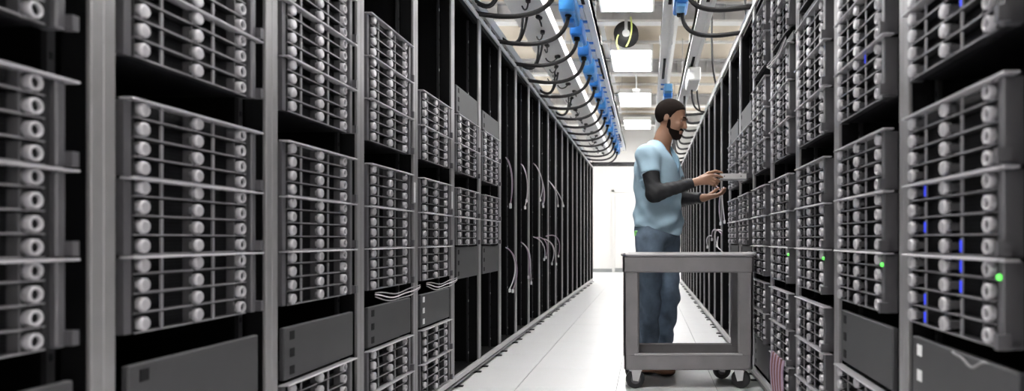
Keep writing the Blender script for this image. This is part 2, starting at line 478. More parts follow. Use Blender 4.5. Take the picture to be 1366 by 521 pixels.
for i in range(NR):
    yb = R_FAR0+RW*i
    filled = i < len(right_fill)
    if filled:
        rack(1, yb, 'black rack full of drive chassis, %s from the front of the right row' % nth(i), right_fill[i][1])
        for k, z in enumerate(right_fill[i][0]):
            blue = ()
            if i == 0:
                blue = {0:[(1,0),(2,1),(3,1),(0,0)],1:[(1,0),(0,1),(3,0)],3:[(2,1)],5:[(1,1),(0,0)]}.get(k, ())
            elif i == 1 and k == 5: blue = [(3,1)]
            ch = chassis(1, (XR, yb), z, 'silver-latched drive chassis, %s up from the floor in the %s rack of right row' % (nth(k), nth(i)),
                         i < 5, green=(abs(z-G1) < 0.01 and i < 4) or (i == 3 and abs(z-G3) < 0.01), blue=blue)
    else:
        e = i-len(right_fill)
        rack(1, yb, 'empty black rack in the right row, %s beyond the filled racks' % nth(e))
for i in range(NL):
    yb = L_NEAR0+RW*i
    filled = i < len(left_fill)
    if filled:
        rack(-1, yb, 'black rack with drive chassis, %s from the front of the left row' % nth(i), left_fill[i][1], i in (3, 4))
        for k, z in enumerate(left_fill[i][0]):
            chassis(-1, (XL, yb), z, 'silver-latched drive chassis, %s up from the floor in the %s rack of left row' % (nth(k), nth(i)), i < 5)
    else:
        e = i-len(left_fill)
        rack(-1, yb, 'empty black rack in the left row, %s beyond the filled racks' % nth(e))
Y_END = L_NEAR0+RW*NL

# pale cables sagging under the lowest chassis of the middle group
def sag(side, y0, y1, z, label):
    x = XL+0.035 if side < 0 else XR-0.035
    s = -side
    b = MB()
    for j in range(3 if y1-y0 > 0.3 else 1):
        zz = z-0.012-0.01*j
        b.tube([(x, y0+(y1-y0)*u, zz-0.018*math.sin(PI*u)*(1+0.3*j)+0.004*math.sin(11*u+j)) for u in [q/14 for q in range(15)]], 0.0027, 'cable_white' if j == 1 else 'post_grey', 6)
    tag(put('sagging_cable', b), label, 'cable', 'pale cables sagging under chassis')
sag(-1, 2.80, 3.35, G1+0.005, 'pale cables sagging under the middle chassis group, fourth rack of left row')
sag(-1, 3.45, 4.00, G1+0.005, 'pale cables sagging under the middle chassis group, fifth rack of left row')
sag(1, 1.30, 1.45, G1-0.01, 'short pale cable under the middle chassis group, nearest rack of right row')
sag(1, 3.20, 3.70, G2+0.56, 'pale cables sagging across the upper gap in the third rack of right row')
# reddish patch leads low in the third and fourth racks of the right row
rb = MB()
for j in range(9):
    y = 3.20+0.035*j
    rb.tube(bez((XR-0.045,y,0.33),(XR-0.06,y+0.01,0.25),(XR-0.05,y-0.01,0.18),(XR-0.04,y,0.085),8), 0.007, 'cable_red' if j % 2 else 'cable_mauve', 6)
tag(put('patch_leads', rb), 'bundle of reddish patch leads hanging low at the right-hand racks', 'cable')

# loose leads that hang from the empty racks
def lead(paths, label, grp, conn=True):
    t = thing('hanging_lead', label, 'cable', tuple(paths[0][1][0]), 0, grp)
    o = Vector(paths[0][1][0])
    for m, pts in paths:
        P = [Vector(p)-o for p in pts]
        w = put('wire', MB().tube(bez(*P, n=14), 0.0048, m, 6), t)
        if conn:
            e = P[3]
            put('plug', MB().bbox((e.x-0.009,e.y-0.009,e.z-0.03),(e.x+0.009,e.y+0.009,e.z),'slot_white',0.003), t)
def lx(y, off=0.0): return XL+0.03+off
lspec = [
  ('upper', 0, [('cable_white',(5.40,1.56),(5.50,1.52),(5.62,1.40),(5.58,1.19)),('cable_mauve',(5.40,1.55),(5.52,1.48),(5.56,1.35),(5.52,1.20))]),
  ('upper', 1, [('cable_mauve',(6.05,1.58),(6.25,1.56),(6.30,1.40),(6.32,1.28)),('cable_white',(6.05,1.57),(6.2,1.5),(6.3,1.35),(6.18,1.21))]),
  ('upper', 2, [('cable_mauve',(6.70,1.66),(7.05,1.64),(7.35,1.45),(7.30,1.30)),('cable_white',(6.70,1.65),(7.1,1.6),(7.2,1.45),(7.05,1.33)),('cable_white',(6.7,1.64),(7.0,1.55),(7.3,1.4),(7.18,1.27))]),
  ('upper', 3, [('cable_white',(7.70,1.58),(8.0,1.54),(8.6,1.48),(9.10,1.37)),('cable_white',(7.70,1.57),(8.1,1.5),(8.3,1.45),(8.45,1.34))]),
  ('lower', 0, [('cable_white',(5.40,0.84),(5.72,0.80),(5.82,0.62),(5.55,0.50)),('cable_mauve',(5.42,0.83),(5.8,0.75),(5.78,0.58),(5.62,0.49))]),
  ('lower', 1, [('cable_mauve',(6.05,0.88),(6.40,0.84),(6.42,0.64),(6.42,0.56)),('cable_white',(6.05,0.87),(6.5,0.8),(6.3,0.66),(6.50,0.50))]),
  ('lower', 2, [('cable_white',(6.70,0.93),(7.35,0.90),(7.40,0.75),(7.40,0.70)),('cable_mauve',(6.75,0.92),(7.2,0.95),(7.6,0.85),(7.45,0.72))]),
  ('lower', 3, [('cable_white',(7.40,0.91),(8.0,0.88),(8.2,0.75),(8.00,0.63)),('cable_mauve',(7.45,0.94),(8.4,1.00),(8.6,0.85),(8.50,0.71)),('cable_white',(7.4,0.9),(8.1,0.85),(7.9,0.7),(8.2,0.62))]),
]
for lv, k, ps in lspec:
    paths = []
    for j, (m, *pp) in enumerate(ps):
        paths.append((m, [(lx(0, 0.012*j+0.02*(q in (1, 2))), y, z) for q, (y, z) in enumerate(pp)]))
    lead(paths, 'loose pale leads dangling at %s height from the %s empty rack of left row' % (lv, nth(k)), 'loose leads on the empty left racks')
rspec = [
  ([('cable_white',(5.85,1.36),(5.9,1.30),(5.75,1.20),(5.80,1.07)),('cable_white',(5.9,1.35),(6.0,1.25),(5.95,1.15),(6.0,1.06)),('cable_mauve',(5.95,1.34),(6.2,1.42),(6.5,1.46),(6.6,1.36))],
   'pale leads looping from the right row at the hands of the man'),
  ([('cable_white',(6.0,0.98),(6.3,1.02),(6.6,0.98),(6.45,0.86)),('cable_mauve',(5.9,0.95),(6.2,1.02),(6.7,1.02),(6.8,0.92)),('cable_white',(6.1,0.93),(6.1,0.80),(5.8,0.84),(5.75,0.80)),('cable_white',(6.6,0.94),(6.9,0.95),(7.0,0.9),(7.05,0.84))],
   'tangle of pale leads in the right row just above the cart top'),
]
for ps, lb in rspec:
    paths = [(m, [(XR-0.03-0.012*j-0.02*(q in (1, 2)), y, z) for q, (y, z) in enumerate(pp)]) for j, (m, *pp) in enumerate(ps)]
    lead(paths, lb, 'loose leads on the right racks')

# ------------------------------------------------------------------ overhead: busways, tap boxes, whips, trays
def rod_set(parent, xs, ys, z0, z1):
    for y in ys:
        for x in xs:
            put('hanger_rod', MB().tube([(x,y,z0),(x,y,z1)],0.005,'beam_grey',6), parent)
def busway(x, z, label, w=0.10):
    b = MB()
    b.box((x-w/2,0.3,z),(x-w/2+0.035,14.8,z+0.12),'tray_white'); b.box((x+w/2-0.035,0.3,z),(x+w/2,14.8,z+0.12),'tray_white')
    b.box((x-w/2,0.3,z+0.02),(x+w/2,14.8,z+0.12),'tray_white')
    o = put('busway', b); tag(o, label, 'busway', 'overhead power busways')
    for y in np.arange(1.2, 14.8, 2.84):
        put('hanger_clamp', MB().box((x-w/2-0.012,y-0.02,z+0.05),(x+w/2+0.012,y+0.02,z+0.135),'beam_grey'), o)
        put('hanger_rod', MB().tube([(x,y,z+0.12),(x,y,RZ-0.3)],0.005,'beam_grey',6), o)
    for y in np.arange(2.1, 14.6, 2.6):
        put('slot_cover', MB().box((x-0.014,y,z+0.012),(x+0.014,y+0.9,z+0.0205),'slot_black'), o)
    return o
busway(-0.53, 2.84, 'white overhead busway carrying blue tap boxes above the left row')
busway(0.185, 2.84, 'white overhead busway above the aisle with two blue tap boxes', 0.11)
busway(0.50, 2.86, 'white overhead busway nearest the right row, with a white box', 0.13)

tb = MB()
tb.bbox((-0.055,-0.24,-0.14),(0.055,0.10,0.0),'box_blue',0.012); tb.bbox((-0.05,0.10,-0.10),(0.05,0.25,-0.005),'box_pale_blue',0.010); tb.bbox((-0.035,-0.10,-0.165),(0.035,0.06,-0.138),'box_pale_blue',0.006)
tap_body = tb.mesh('tap_housing')
tb = MB()
tb.bbox((-0.065,-0.26,-0.16),(0.06,0.14,0.0),'box_mid_blue',0.014); tb.bbox((-0.05,0.14,-0.09),(0.05,0.28,-0.005),'box_blue',0.010); tb.bbox((-0.035,-0.08,-0.19),(0.035,0.06,-0.158),'box_blue',0.006)
tap_body_pale = tb.mesh('tap_housing')
tap_hook = MB().box((-0.03,-0.15,0.0),(0.09,-0.11,0.012),'box_blue').box((-0.03,0.11,0.0),(0.09,0.15,0.012),'box_blue').mesh('tap_hook')
tap_port = MB().rev([(0.026,-0.03),(0.026,0.0),(0.030,0.004)],'slot_black','z',(0,0,0),10).mesh('tap_port')
tap_sw = MB().box((-0.062,-0.03,-0.09),(-0.054,0.04,-0.03),'slot_black').box((-0.064,-0.01,-0.075),(-0.06,0.015,-0.05),'slot_white').mesh('tap_switch')
def tap(x, y, z, label, flip=1, pale=False):
    t = thing('tap_box', label, 'power box', (x, y, z), 0 if flip > 0 else PI, 'blue tap boxes on the busways')
    put('tap_housing', tap_body_pale if pale else tap_body, t); put('tap_hook', tap_hook, t); put('tap_port', tap_port, t, (0, -0.16, -0.14)); put('tap_switch', tap_sw, t)
n = 0
for i in range(2, NL):
    y = L_NEAR0+RW*i+0.12
    tap(-0.625, y, 2.828, 'blue tap box on the busway over the left row, %s from the front' % nth(n), 1, i % 3 == 1)
    y2 = y-0.16; ye = L_NEAR0+RW*i+0.02+random.uniform(-0.05,0.05)
    pts = bez((-0.625,y2,2.66),(-0.65,y2-0.02,2.42+random.uniform(-0.02,0.02)),(-0.95,ye,2.42),(XL-0.05,ye,2.475),16)
    c = put('power_whip', MB().tube(pts, 0.017, 'cable_black', 8))
    tag(c, 'thick black power cable curving down to the left row, %s from the front' % nth(n), 'cable', 'black power whips of the left row')
    n += 1
for k, y in enumerate((5.15, 8.55)):
    tap(0.255, y, 2.828, 'blue tap box on the middle busway, %s' % ('nearer of the two' if k == 0 else 'behind the head of the man'), -1)
n = 0
for y in (3.85, 4.55, 5.13, 8.4, 9.05, 9.7, 10.35, 11.0, 11.65, 12.3, 13.0, 13.6):
    x0 = 0.27 if n < 4 else 0.50
    pts = bez((x0,y+0.12,2.66 if n < 4 else 2.85),(x0+0.0,y+0.1,2.44),(0.5,y,2.44),(XR+0.06,y,2.482),16)
    tag(put('power_whip', MB().tube(pts, 0.017, 'cable_black', 8)), 'thick black power cable curving down to the right row, %s from the front' % nth(n), 'cable', 'black power whips of the right row')
    n += 1
# white junction box on the right busway
t = thing('junction_box', 'white junction box under the busway nearest the right row', 'box', (0.53, 7.9, 2.70))
put('housing', MB().bbox((-0.07,-0.3,0),(0.07,0.3,0.15),'tray_white',0.012), t)
put('cover_screws', MB().rev([(0.008,-0.004),(0.008,0.0)],'beam_grey','z',(-0.04,-0.22,0),8).rev([(0.008,-0.004),(0.008,0.0)],'beam_grey','z',(0.04,0.22,0),8), t)
put('outlet_cord', MB().tube(bez((0,0.2,0.0),(0,0.22,-0.2),(0.05,0.3,-0.25),(0.2,0.3,-0.25)),0.012,'cable_black',6), t)

# wide white duct over the left row, with black cable clips
b = MB()
b.box((-1.12,0.3,2.76),(-0.83,14.8,2.775),'tray_white'); b.box((-1.12,0.3,2.775),(-1.105,14.8,2.87),'tray_white'); b.box((-0.845,0.3,2.775),(-0.83,14.8,2.87),'tray_white')
duct = tag(put('cable_duct', b), 'wide white cable duct with black clips above the left row', 'cable duct')
clip_me = MB().bbox((-0.02,-0.03,-0.03),(0.02,0.03,0),'cable_black',0.008).tube(bez((0,0,-0.02),(0.0,0.05,-0.07),(-0.03,0.1,-0.08),(-0.05,0.12,-0.02)),0.007,'cable_black',5).mesh('cable_clip')
for k in range(34):
    put('cable_clip', clip_me, duct, (-0.97+random.uniform(-0.09,0.09), 1.2+0.4*k, 2.76), random.uniform(-1,1))
rod_set(duct, (-1.11,-0.84), np.arange(1.2,14.8,2.84), 2.87, RZ-0.3)

def ladder(x0, x1, z, y0, y1, label):
    b = MB()
    b.box((x0,y0,z),(x0+0.02,y1,z+0.07),'tray_white'); b.box((x1-0.02,y0,z),(x1,y1,z+0.07),'tray_white')
    o = tag(put('ladder_tray', b), label, 'cable tray', 'ladder cable trays')
    rung_me = MB().bbox((x0+0.02,-0.016,z+0.012),(x1-0.02,0.016,z+0.04),'tray_white',0.004).mesh('rung')
    for y in np.arange(y0+0.15, y1, 0.24): put('rung', rung_me, o, (0, float(y), 0))
    sup = MB().box((x0,-0.02,RH+0.001),(x0+0.02,0.02,z),'beam_grey').box((x1-0.02,-0.02,RH+0.009),(x1,0.02,z),'beam_grey').mesh('tray_foot')
    for y in np.arange(y0+0.4, y1, 1.3): put('tray_foot', sup, o, (0, float(y), 0))
    return o
ladder(-1.50, -1.19, 2.53, 0.8, 14.4, 'white ladder cable tray standing on the left row of racks')
ladder(0.74, 1.05, 2.53, 1.2, 14.2, 'white ladder cable tray standing on the right row of racks')
lc = MB()
for j in range(7):
    x = -1.46+0.035*j
    lc.tube([(x+0.012*math.sin(y*1.7+j), y, 2.585+0.004*(j % 3)) for y in np.arange(1.0,14.3,0.45)], 0.013, 'cable_black' if j % 3 else 'post_grey', 6)
tag(put('tray_cables', lc), 'run of black and grey cables lying in the left ladder tray', 'cable run')
lc = MB()
for j in range(7):
    x = 0.79+0.035*j
    lc.tube([(x+0.012*math.sin(y*1.7+j), y, 2.585+0.004*(j % 3)) for y in np.arange(1.4,14.1,0.45)], 0.013, 'cable_black' if j % 3 else 'post_grey', 6)
tag(put('tray_cables', lc), 'run of black and grey cables lying in the right ladder tray', 'cable run')
# black drop loops from the duct to the ladder tray
for k, y in enumerate((4.6, 5.5, 6.3, 7.4, 8.7)):
    b = MB()
    for j in range(2):
        b.tube(bez((-1.02+0.03*j,y+0.05*j,2.745),(-1.02,y,2.50),(-1.1,y+0.15,2.46),(-1.25,y+0.1*j,2.60),12), 0.012, 'cable_black', 6)
    tag(put('drop_cable', b), 'pair of thin black cables dropping from the white duct, %s from the front' % nth(k), 'cable', 'thin drop cables over the left row')
for k, (x, y) in enumerate(((0.80,5.6),(0.70,7.4),(0.64,8.9))):
    tag(put('hanging_cable', MB().tube(bez((x,y,RZ-0.032),(x+0.02,y,3.3),(x-0.03,y,2.9),(x+0.05,y,2.6),12),0.012,'cable_black',6)),
        'dark cord dropping from the ceiling to the right row, %s from the front' % nth(k), 'cord', 'dark cords over the right row')
# cross tray closing the far end
b = MB()
b.box((-1.25,14.46,2.50),(0.75,14.50,2.56),'rail_dark'); b.box((-1.25,14.72,2.50),(0.75,14.76,2.56),'rail_dark')
ct = tag(put('cross_tray', b), 'dark cross tray bridging the two rack rows at the far end', 'cable tray')
rg = MB().box((-0.012,14.5,2.515),(0.012,14.72,2.54),'rail_dark').mesh('rung')
for k in range(9): put('rung', rg, ct, (-1.1+0.22*k, 0, 0))
for x in (-1.2, 0.7): put('bracket', MB().box((x-0.02,14.43,2.458),(x+0.02,14.5,2.50),'rail_dark'), ct)

# cord reel and small detector under the ceiling
t = thing('cord_reel', 'dark round cord reel with yellow-green cord hanging under the ceiling', 'cord reel', (-0.285, 8.95, 3.45))
put('drum', MB().rev([(0.04,-0.05),(0.165,-0.05),(0.165,-0.035),(0.11,-0.03),(0.11,0.03),(0.165,0.035),(0.165,0.05),(0.04,0.05)],'rail_dark','y',(0,0,0.17),20), t)
put('hub', MB().rev([(0.05,-0.065),(0.05,-0.05)],'beam_grey','y',(0,0,0.17),14), t)
put('bracket', MB().box((-0.02,-0.075,0.17),(0.02,-0.06,0.40),'beam_grey').box((-0.02,0.06,0.17),(0.02,0.075,0.40),'beam_grey').box((-0.02,-0.075,0.39),(0.02,0.075,0.40),'beam_grey').tube([(0,0,0.40),(0,0,RZ-3.45-0.02)],0.012,'beam_grey',6), t)
cb = MB().tube(bez((0.06,-0.07,0.38),(0.10,-0.09,0.20),(0.05,-0.10,0.05),(0.0,-0.09,-0.02),12),0.011,'cord_lime',6).tube(bez((-0.10,-0.08,0.14),(-0.14,-0.09,0.06),(-0.12,-0.09,-0.02),(-0.09,-0.09,-0.06),10),0.010,'cord_lime',6)
put('cord', cb, t)
t = thing('smoke_detector', 'small white dome detector hanging between two ceiling light panels', 'detector', (-0.20, 11.9, 3.50))
put('dome', MB().rev([(0.01,-0.01),(0.05,0.0),(0.075,0.03),(0.075,0.05)],'tray_white','z',(0,0,0),14), t)
put('stem', MB().tube([(0,0,0.05),(0,0,0.30)],0.012,'tray_white',8), t)

# ------------------------------------------------------------------ utility cart
CX0, CX1, CY0, CY1 = -0.152, 0.642, 4.06, 4.44
cart = thing('utility_cart', 'grey two-shelf plastic utility cart on black casters in the aisle', 'cart', ((CX0+CX1)/2, (CY0+CY1)/2, 0))
def CB(a, b, m='cart_grey', c=0.008, mb=None):
    mb = mb or MB(); ox, oy = (CX0+CX1)/2, (CY0+CY1)/2
    return mb.bbox((a[0]-ox,a[1]-oy,a[2]), (b[0]-ox,b[1]-oy,b[2]), m, c)
ts = CB((CX0,CY0,0.705),(CX1,CY0+0.022,0.805)); CB((CX0,CY1-0.022,0.705),(CX1,CY1,0.805),mb=ts)
CB((CX0,CY0,0.705),(CX0+0.022,CY1,0.805),mb=ts); CB((CX1-0.022,CY0,0.705),(CX1,CY1,0.805),mb=ts); CB((CX0+0.01,CY0+0.01,0.735),(CX1-0.01,CY1-0.01,0.755),mb=ts)
put('top_shelf', ts, cart)
rim = CB((CX0-0.010,CY0-0.010,0.803),(CX1+0.005,CY0+0.028,0.822),'cart_edge'); CB((CX0-0.010,CY1-0.028,0.803),(CX1+0.005,CY1+0.010,0.822),'cart_edge',mb=rim)
CB((CX0-0.010,CY0-0.010,0.803),(CX0+0.028,CY1+0.010,0.822),'cart_edge',mb=rim); CB((CX1-0.028,CY0-0.010,0.803),(CX1+0.005,CY1+0.010,0.822),'cart_edge',mb=rim)
put('rim', rim, cart)
bs = CB((CX0+0.008,CY0+0.004,0.118),(CX1-0.008,CY0+0.024,0.212)); CB((CX0+0.008,CY1-0.024,0.118),(CX1-0.008,CY1-0.004,0.226),mb=bs)
CB((CX0+0.008,CY0+0.004,0.118),(CX0+0.03,CY1-0.004,0.23),mb=bs); CB((CX1-0.03,CY0+0.004,0.118),(CX1-0.008,CY1-0.004,0.23),mb=bs); CB((CX0+0.02,CY0+0.02,0.13),(CX1-0.02,CY1-0.02,0.15),mb=bs)
put('bottom_shelf', bs, cart)
lip = CB((CX0+0.07,CY0-0.002,0.206),(CX1-0.07,CY0+0.028,0.218),'cart_edge',0.004)
put('shelf_lip', lip, cart)
for sx in (0, 1):
    for sy in (0, 1):
        x0, x1 = ((CX0+0.004,CX0+0.098) if sx == 0 else (CX1-0.098,CX1-0.004))
        y0, y1 = ((CY0+0.002,CY0+0.026) if sy == 0 else (CY1-0.026,CY1-0.002))
        lg = CB((x0,y0,0.20),(x1,y1,0.71))
        xa, xb = ((CX0+0.004,CX0+0.028) if sx == 0 else (CX1-0.028,CX1-0.004))
        ya, yb = ((CY0+0.002,CY0+0.10) if sy == 0 else (CY1-0.10,CY1-0.002))
        CB((xa,ya,0.20),(xb,yb,0.71),mb=lg)
        put('leg', lg, cart)
# push handle at the right end
ox, oy = (CX0+CX1)/2, (CY0+CY1)/2
put('handle', MB().tube([(CX1-0.01-ox,CY0+0.03-oy,0.80),(CX1+0.010-ox,CY0+0.035-oy,0.812),(CX1+0.013-ox,CY0+0.07-oy,0.815),(CX1+0.013-ox,CY1-0.07-oy,0.815),(CX1+0.010-ox,CY1-0.035-oy,0.812),(CX1-0.01-ox,CY1-0.03-oy,0.80)],0.012,'cart_grey',8), cart)
wheel_me = MB().rev([(0.030,-0.016),(0.052,-0.016),(0.058,-0.010),(0.058,0.010),(0.052,0.016),(0.030,0.016)],'rubber','y',(0,0,0.058),18).rev([(0.028,-0.018),(0.030,-0.016)],'knob_core','y',(0,0,0.058),12).mesh('wheel')
fk = MB()
for s in (-1, 1): fk.add([(-0.02,s*0.022,0.052),(0.014,s*0.022,0.045),(0.034,s*0.022,0.112),(-0.028,s*0.022,0.112),(-0.02,s*0.026,0.052),(0.014,s*0.026,0.045),(0.034,s*0.026,0.112),(-0.028,s*0.026,0.112)],
        [(0,1,2,3),(7,6,5,4),(0,4,5,1),(1,5,6,2),(2,6,7,3),(3,7,4,0)],'zinc')
fk.box((-0.03,-0.028,0.106),(0.036,0.028,0.114),'zinc'); fk.rev([(0.02,0.112),(0.02,0.120)],'zinc','z',(0,0,0),10)
fork_me = fk.mesh('fork')
bolt_me = MB().rev([(0.008,-0.03),(0.008,0.03)],'zinc','y',(0,0,0.058),8).mesh('axle')
for x, y, r in ((CX0+0.075,CY0+0.05,0.3),(CX1-0.075,CY0+0.05,2.7),(CX0+0.06,CY1-0.05,0.5),(CX1-0.16,CY1-0.05,0.15)):
    h = put('caster', fork_me, cart, (x-ox, y-oy, 0), r)
    put('wheel', wheel_me, h); put('axle', bolt_me, h)

# ------------------------------------------------------------------ implicit surfaces for the person
class Field:
    def __init__(s, lo, hi, h):
        s.h = h; s.lo = np.array(lo, float)
        n = np.ceil((np.array(hi)-s.lo)/h).astype(int)+1
        s.ax = [s.lo[i]+h*np.arange(n[i]) for i in range(3)]
        s.d = np.full(n, 0.3, np.float32)
    def block(s, lo, hi):
        sl = []
        for i in range(3):
            a = max(0, int((lo[i]-s.lo[i])/s.h)-1); b = min(len(s.ax[i]), int((hi[i]-s.lo[i])/s.h)+3)
            if b <= a: return None
            sl.append(slice(a, b))
        P = np.meshgrid(*[s.ax[i][sl[i]].astype(np.float32) for i in range(3)], indexing='ij')
        return tuple(sl), P
    def blend(s, lo, hi, fn, k, op='add'):
        pad = k+3*s.h
        r = s.block([v-pad for v in lo], [v+pad for v in hi])
        if r is None: return
        sl, P = r
        d2 = fn(*P); d1 = s.d[sl]
        if op == 'add':
            hh = np.maximum(k-np.abs(d1-d2), 0)/max(k, 1e-6)
            s.d[sl] = np.minimum(d1, d2)-hh*hh*k*0.25
        else:
            d2 = -d2
            hh = np.maximum(k-np.abs(d1-d2), 0)/max(k, 1e-6)
            s.d[sl] = np.maximum(d1, d2)+hh*hh*k*0.25
    def cap(s, a, b, ra, rb, k=0.015, op='add'):
        a, b = np.array(a, float), np.array(b, float); R = max(ra, rb)
        ba = b-a; L2 = float(ba@ba)+1e-12
        def fn(X, Y, Z):
            px, py, pz = X-a[0], Y-a[1], Z-a[2]
            t = np.clip((px*ba[0]+py*ba[1]+pz*ba[2])/L2, 0, 1)
            return np.sqrt((px-ba[0]*t)**2+(py-ba[1]*t)**2+(pz-ba[2]*t)**2)-(ra+(rb-ra)*t)
        s.blend(np.minimum(a, b)-R, np.maximum(a, b)+R, fn, k, op)
    def chain(s, pts, rs, k=0.015):
        for i in range(len(pts)-1): s.cap(pts[i], pts[i+1], rs[i], rs[i+1], k)
    def ell(s, c, r, M=None, k=0.015, op='add'):
        """ellipsoid; M rows = its own axes in world"""
        c = np.array(c, float); r = np.array(r, float); R = float(r.max())
        M = np.eye(3) if M is None else np.array(M, float)
        def fn(X, Y, Z):
            p = [X-c[0], Y-c[1], Z-c[2]]
            q = [(M[i][0]*p[0]+M[i][1]*p[1]+M[i][2]*p[2]) for i in range(3)]
            k0 = np.sqrt(sum((q[i]/r[i])**2 for i in range(3)))
            k1 = np.sqrt(sum((q[i]/r[i]**2)**2 for i in range(3)))+1e-9
            return k0*(k0-1)/k1
        s.blend(c-R, c+R, fn, k, op)
    def full(s):
        return np.meshgrid(*[a.astype(np.float32) for a in s.ax], indexing='ij')
    def clip(s, p, nrm):
        """keep the side the normal points away from"""
        nrm = np.array(nrm, float); nrm /= np.linalg.norm(nrm)
        X, Y, Z = s.full()
        s.d = np.maximum(s.d, (X-p[0])*nrm[0]+(Y-p[1])*nrm[1]+(Z-p[2])*nrm[2])
    def mesh(s, name, matname, smooth=1, paint=None):
        d = s.d; ins = d < 0
        nx, ny, nz = d.shape
        cnt = np.zeros((nx-1, ny-1, nz-1), np.float32); acc = np.zeros((nx-1, ny-1, nz-1, 3), np.float32)
        for ax in range(3):
            o1, o2 = [i for i in range(3) if i != ax]
            for a in (0, 1):
                for b in (0, 1):
                    s0 = [None]*3; s1 = [None]*3
                    for o, q in ((o1, a), (o2, b)):
                        n = d.shape[o]; s0[o] = s1[o] = slice(q, n-1+q)
                    s0[ax] = slice(0, d.shape[ax]-1); s1[ax] = slice(1, d.shape[ax])
                    d0, d1 = d[tuple(s0)], d[tuple(s1)]
                    cr = (d0 < 0) != (d1 < 0)
                    t = np.where(cr, d0/np.where(cr, d0-d1, 1), 0)
                    cnt += cr; acc[..., ax] += t*cr; acc[..., o1] += a*cr; acc[..., o2] += b*cr
        act = cnt > 0
        idx = np.full(act.shape, -1, np.int64); idx[act] = np.arange(act.sum())
        ijk = np.argwhere(act)
        V = (ijk+acc[act]/cnt[act][:, None])*s.h+s.lo
        F = []
        for ax in range(3):
            o1, o2 = (ax+1) % 3, (ax+2) % 3
            sl0 = [slice(1, n-1) for n in d.shape]; sl1 = [slice(1, n-1) for n in d.shape]
            sl0[ax] = slice(0, d.shape[ax]-1); sl1[ax] = slice(1, d.shape[ax])
            i0, i1 = ins[tuple(sl0)], ins[tuple(sl1)]
            e = np.argwhere(i0 != i1)
            if len(e) == 0: continue
            fl = i0[tuple(e.T)]
            base = e.copy(); base[:, o1] += 1; base[:, o2] += 1
            def cid(da, db):
                q = base.copy(); q[:, o1] -= da; q[:, o2] -= db
                return idx[tuple(q.T)]
            Q = np.stack([cid(1, 1), cid(0, 1), cid(0, 0), cid(1, 0)], 1)
            Q[~fl] = Q[~fl][:, ::-1]
            F.append(Q)
        F = np.concatenate(F)
        if smooth:
            E = np.concatenate([F[:, [0, 1]], F[:, [1, 2]], F[:, [2, 3]], F[:, [3, 0]]]); E = np.concatenate([E, E[:, ::-1]])
            deg = np.bincount(E[:, 0], minlength=len(V))[:, None]
            for _ in range(smooth):
                S = np.stack([np.bincount(E[:, 0], V[E[:, 1], i], len(V)) for i in range(3)], 1)/np.maximum(deg, 1)
                V = V*0.45+S*0.55
        me = bpy.data.meshes.new(name)
        me.from_pydata(V.tolist(), [], F.tolist())
        names = [matname] if isinstance(matname, str) else matname
        for nm in names: me.materials.append(MATS[nm])
        me.polygons.foreach_set('use_smooth', [True]*len(F))
        if paint is not None:
            C = V[F].mean(1)
            me.polygons.foreach_set('material_index', paint(C).astype(int).tolist())
        me.update()
        return me

# joints (metres; the man faces +X turned a little to the camera)
A = np.array
yaw = math.radians(24)
fw = A([math.cos(yaw), -math.sin(yaw), 0]); rt = A([-math.sin(yaw), -math.cos(yaw), 0]); up = A([0, 0, 1.0])
TB = [fw, rt, up]
pel = A([0.068, 4.70, 0.95]); chest = A([0.075, 4.69, 1.36])
shR, shL = A([-0.005, 4.515, 1.475]), A([0.150, 4.865, 1.475])
elR, elL = A([0.045, 4.435, 1.205]), A([0.235, 4.835, 1.195])
wrR, wrL = A([0.312, 4.455, 1.282]), A([0.385, 4.625, 1.190])
hpR, hpL = A([0.015, 4.605, 0.93]), A([0.130, 4.785, 0.93])
knR, knL = A([0.012, 4.580, 0.49]), A([0.150, 4.775, 0.485])
anR, anL = A([0.000, 4.535, 0.085]), A([0.095, 4.780, 0.085])
nk0, nk1 = A([0.080, 4.690, 1.50]), A([0.130, 4.682, 1.66])

hy, hp = math.radians(15), math.radians(-19)
hf = A([math.cos(hy)*math.cos(hp), -math.sin(hy)*math.cos(hp), math.sin(hp)])
hr = A([-math.sin(hy), -math.cos(hy), 0.0]); hu = np.cross(hr, hf)
HB = [hf, hr, hu]; HC = A([0.158, 4.678, 1.738]); HS = 1.04
def H(x, y, z): return HC+HS*(x*hf+y*hr+z*hu)
def head_core(F, grow=0.0, k=0.02):
    F.ell(H(-0.012,0,0.035), A([0.101,0.078,0.092])*HS+grow, HB, k)
def hand_bones():
    # right hand: back to the camera, thumb on top of the sled, index along its side, the rest curled below
    P = lambda *q: A(q)
    R = [(P(.412,4.437,1.327), P(.448,4.431,1.325), P(.474,4.436,1.319), P(.492,4.441,1.314)),
         (P(.414,4.438,1.309), P(.450,4.434,1.298), P(.471,4.452,1.289), P(.468,4.472,1.2905)),
         (P(.410,4.441,1.292), P(.443,4.438,1.277), P(.460,4.457,1.270), P(.452,4.474,1.275)),
         (P(.402,4.446,1.277), P(.429,4.443,1.263), P(.444,4.459,1.257), P(.436,4.472,1.263))]
    palm_end = [r[0] for r in R]
    thumb = (P(.350,4.456,1.312), P(.402,4.464,1.342), P(.450,4.475,1.357), P(.493,4.483,1.349))
    return palm_end, R, thumb
pe, RF, RT = hand_bones()
def left_bones():
    kn0 = [A([0.470,4.572,1.205]), A([0.475,4.590,1.203]), A([0.472,4.609,1.203]), A([0.463,4.626,1.206])]
    out = []
    for i, (kn, L) in enumerate(zip(kn0, (0.70, 0.86, 0.88, 0.82))):
        p1 = kn+A([0.036,-0.004+0.003*i,0.016])*L; p2 = p1+A([0.020,-0.002,0.020])*L; p3 = p2+A([0.006,0.0,0.020])*L
        out.append((kn, p1, p2, p3))
    th = (A([0.405,4.645,1.200]), A([0.440,4.668,1.222]), A([0.468,4.668,1.242]), A([0.490,4.655,1.258]))
    return kn0, out, th
lk, LF, LT = left_bones()

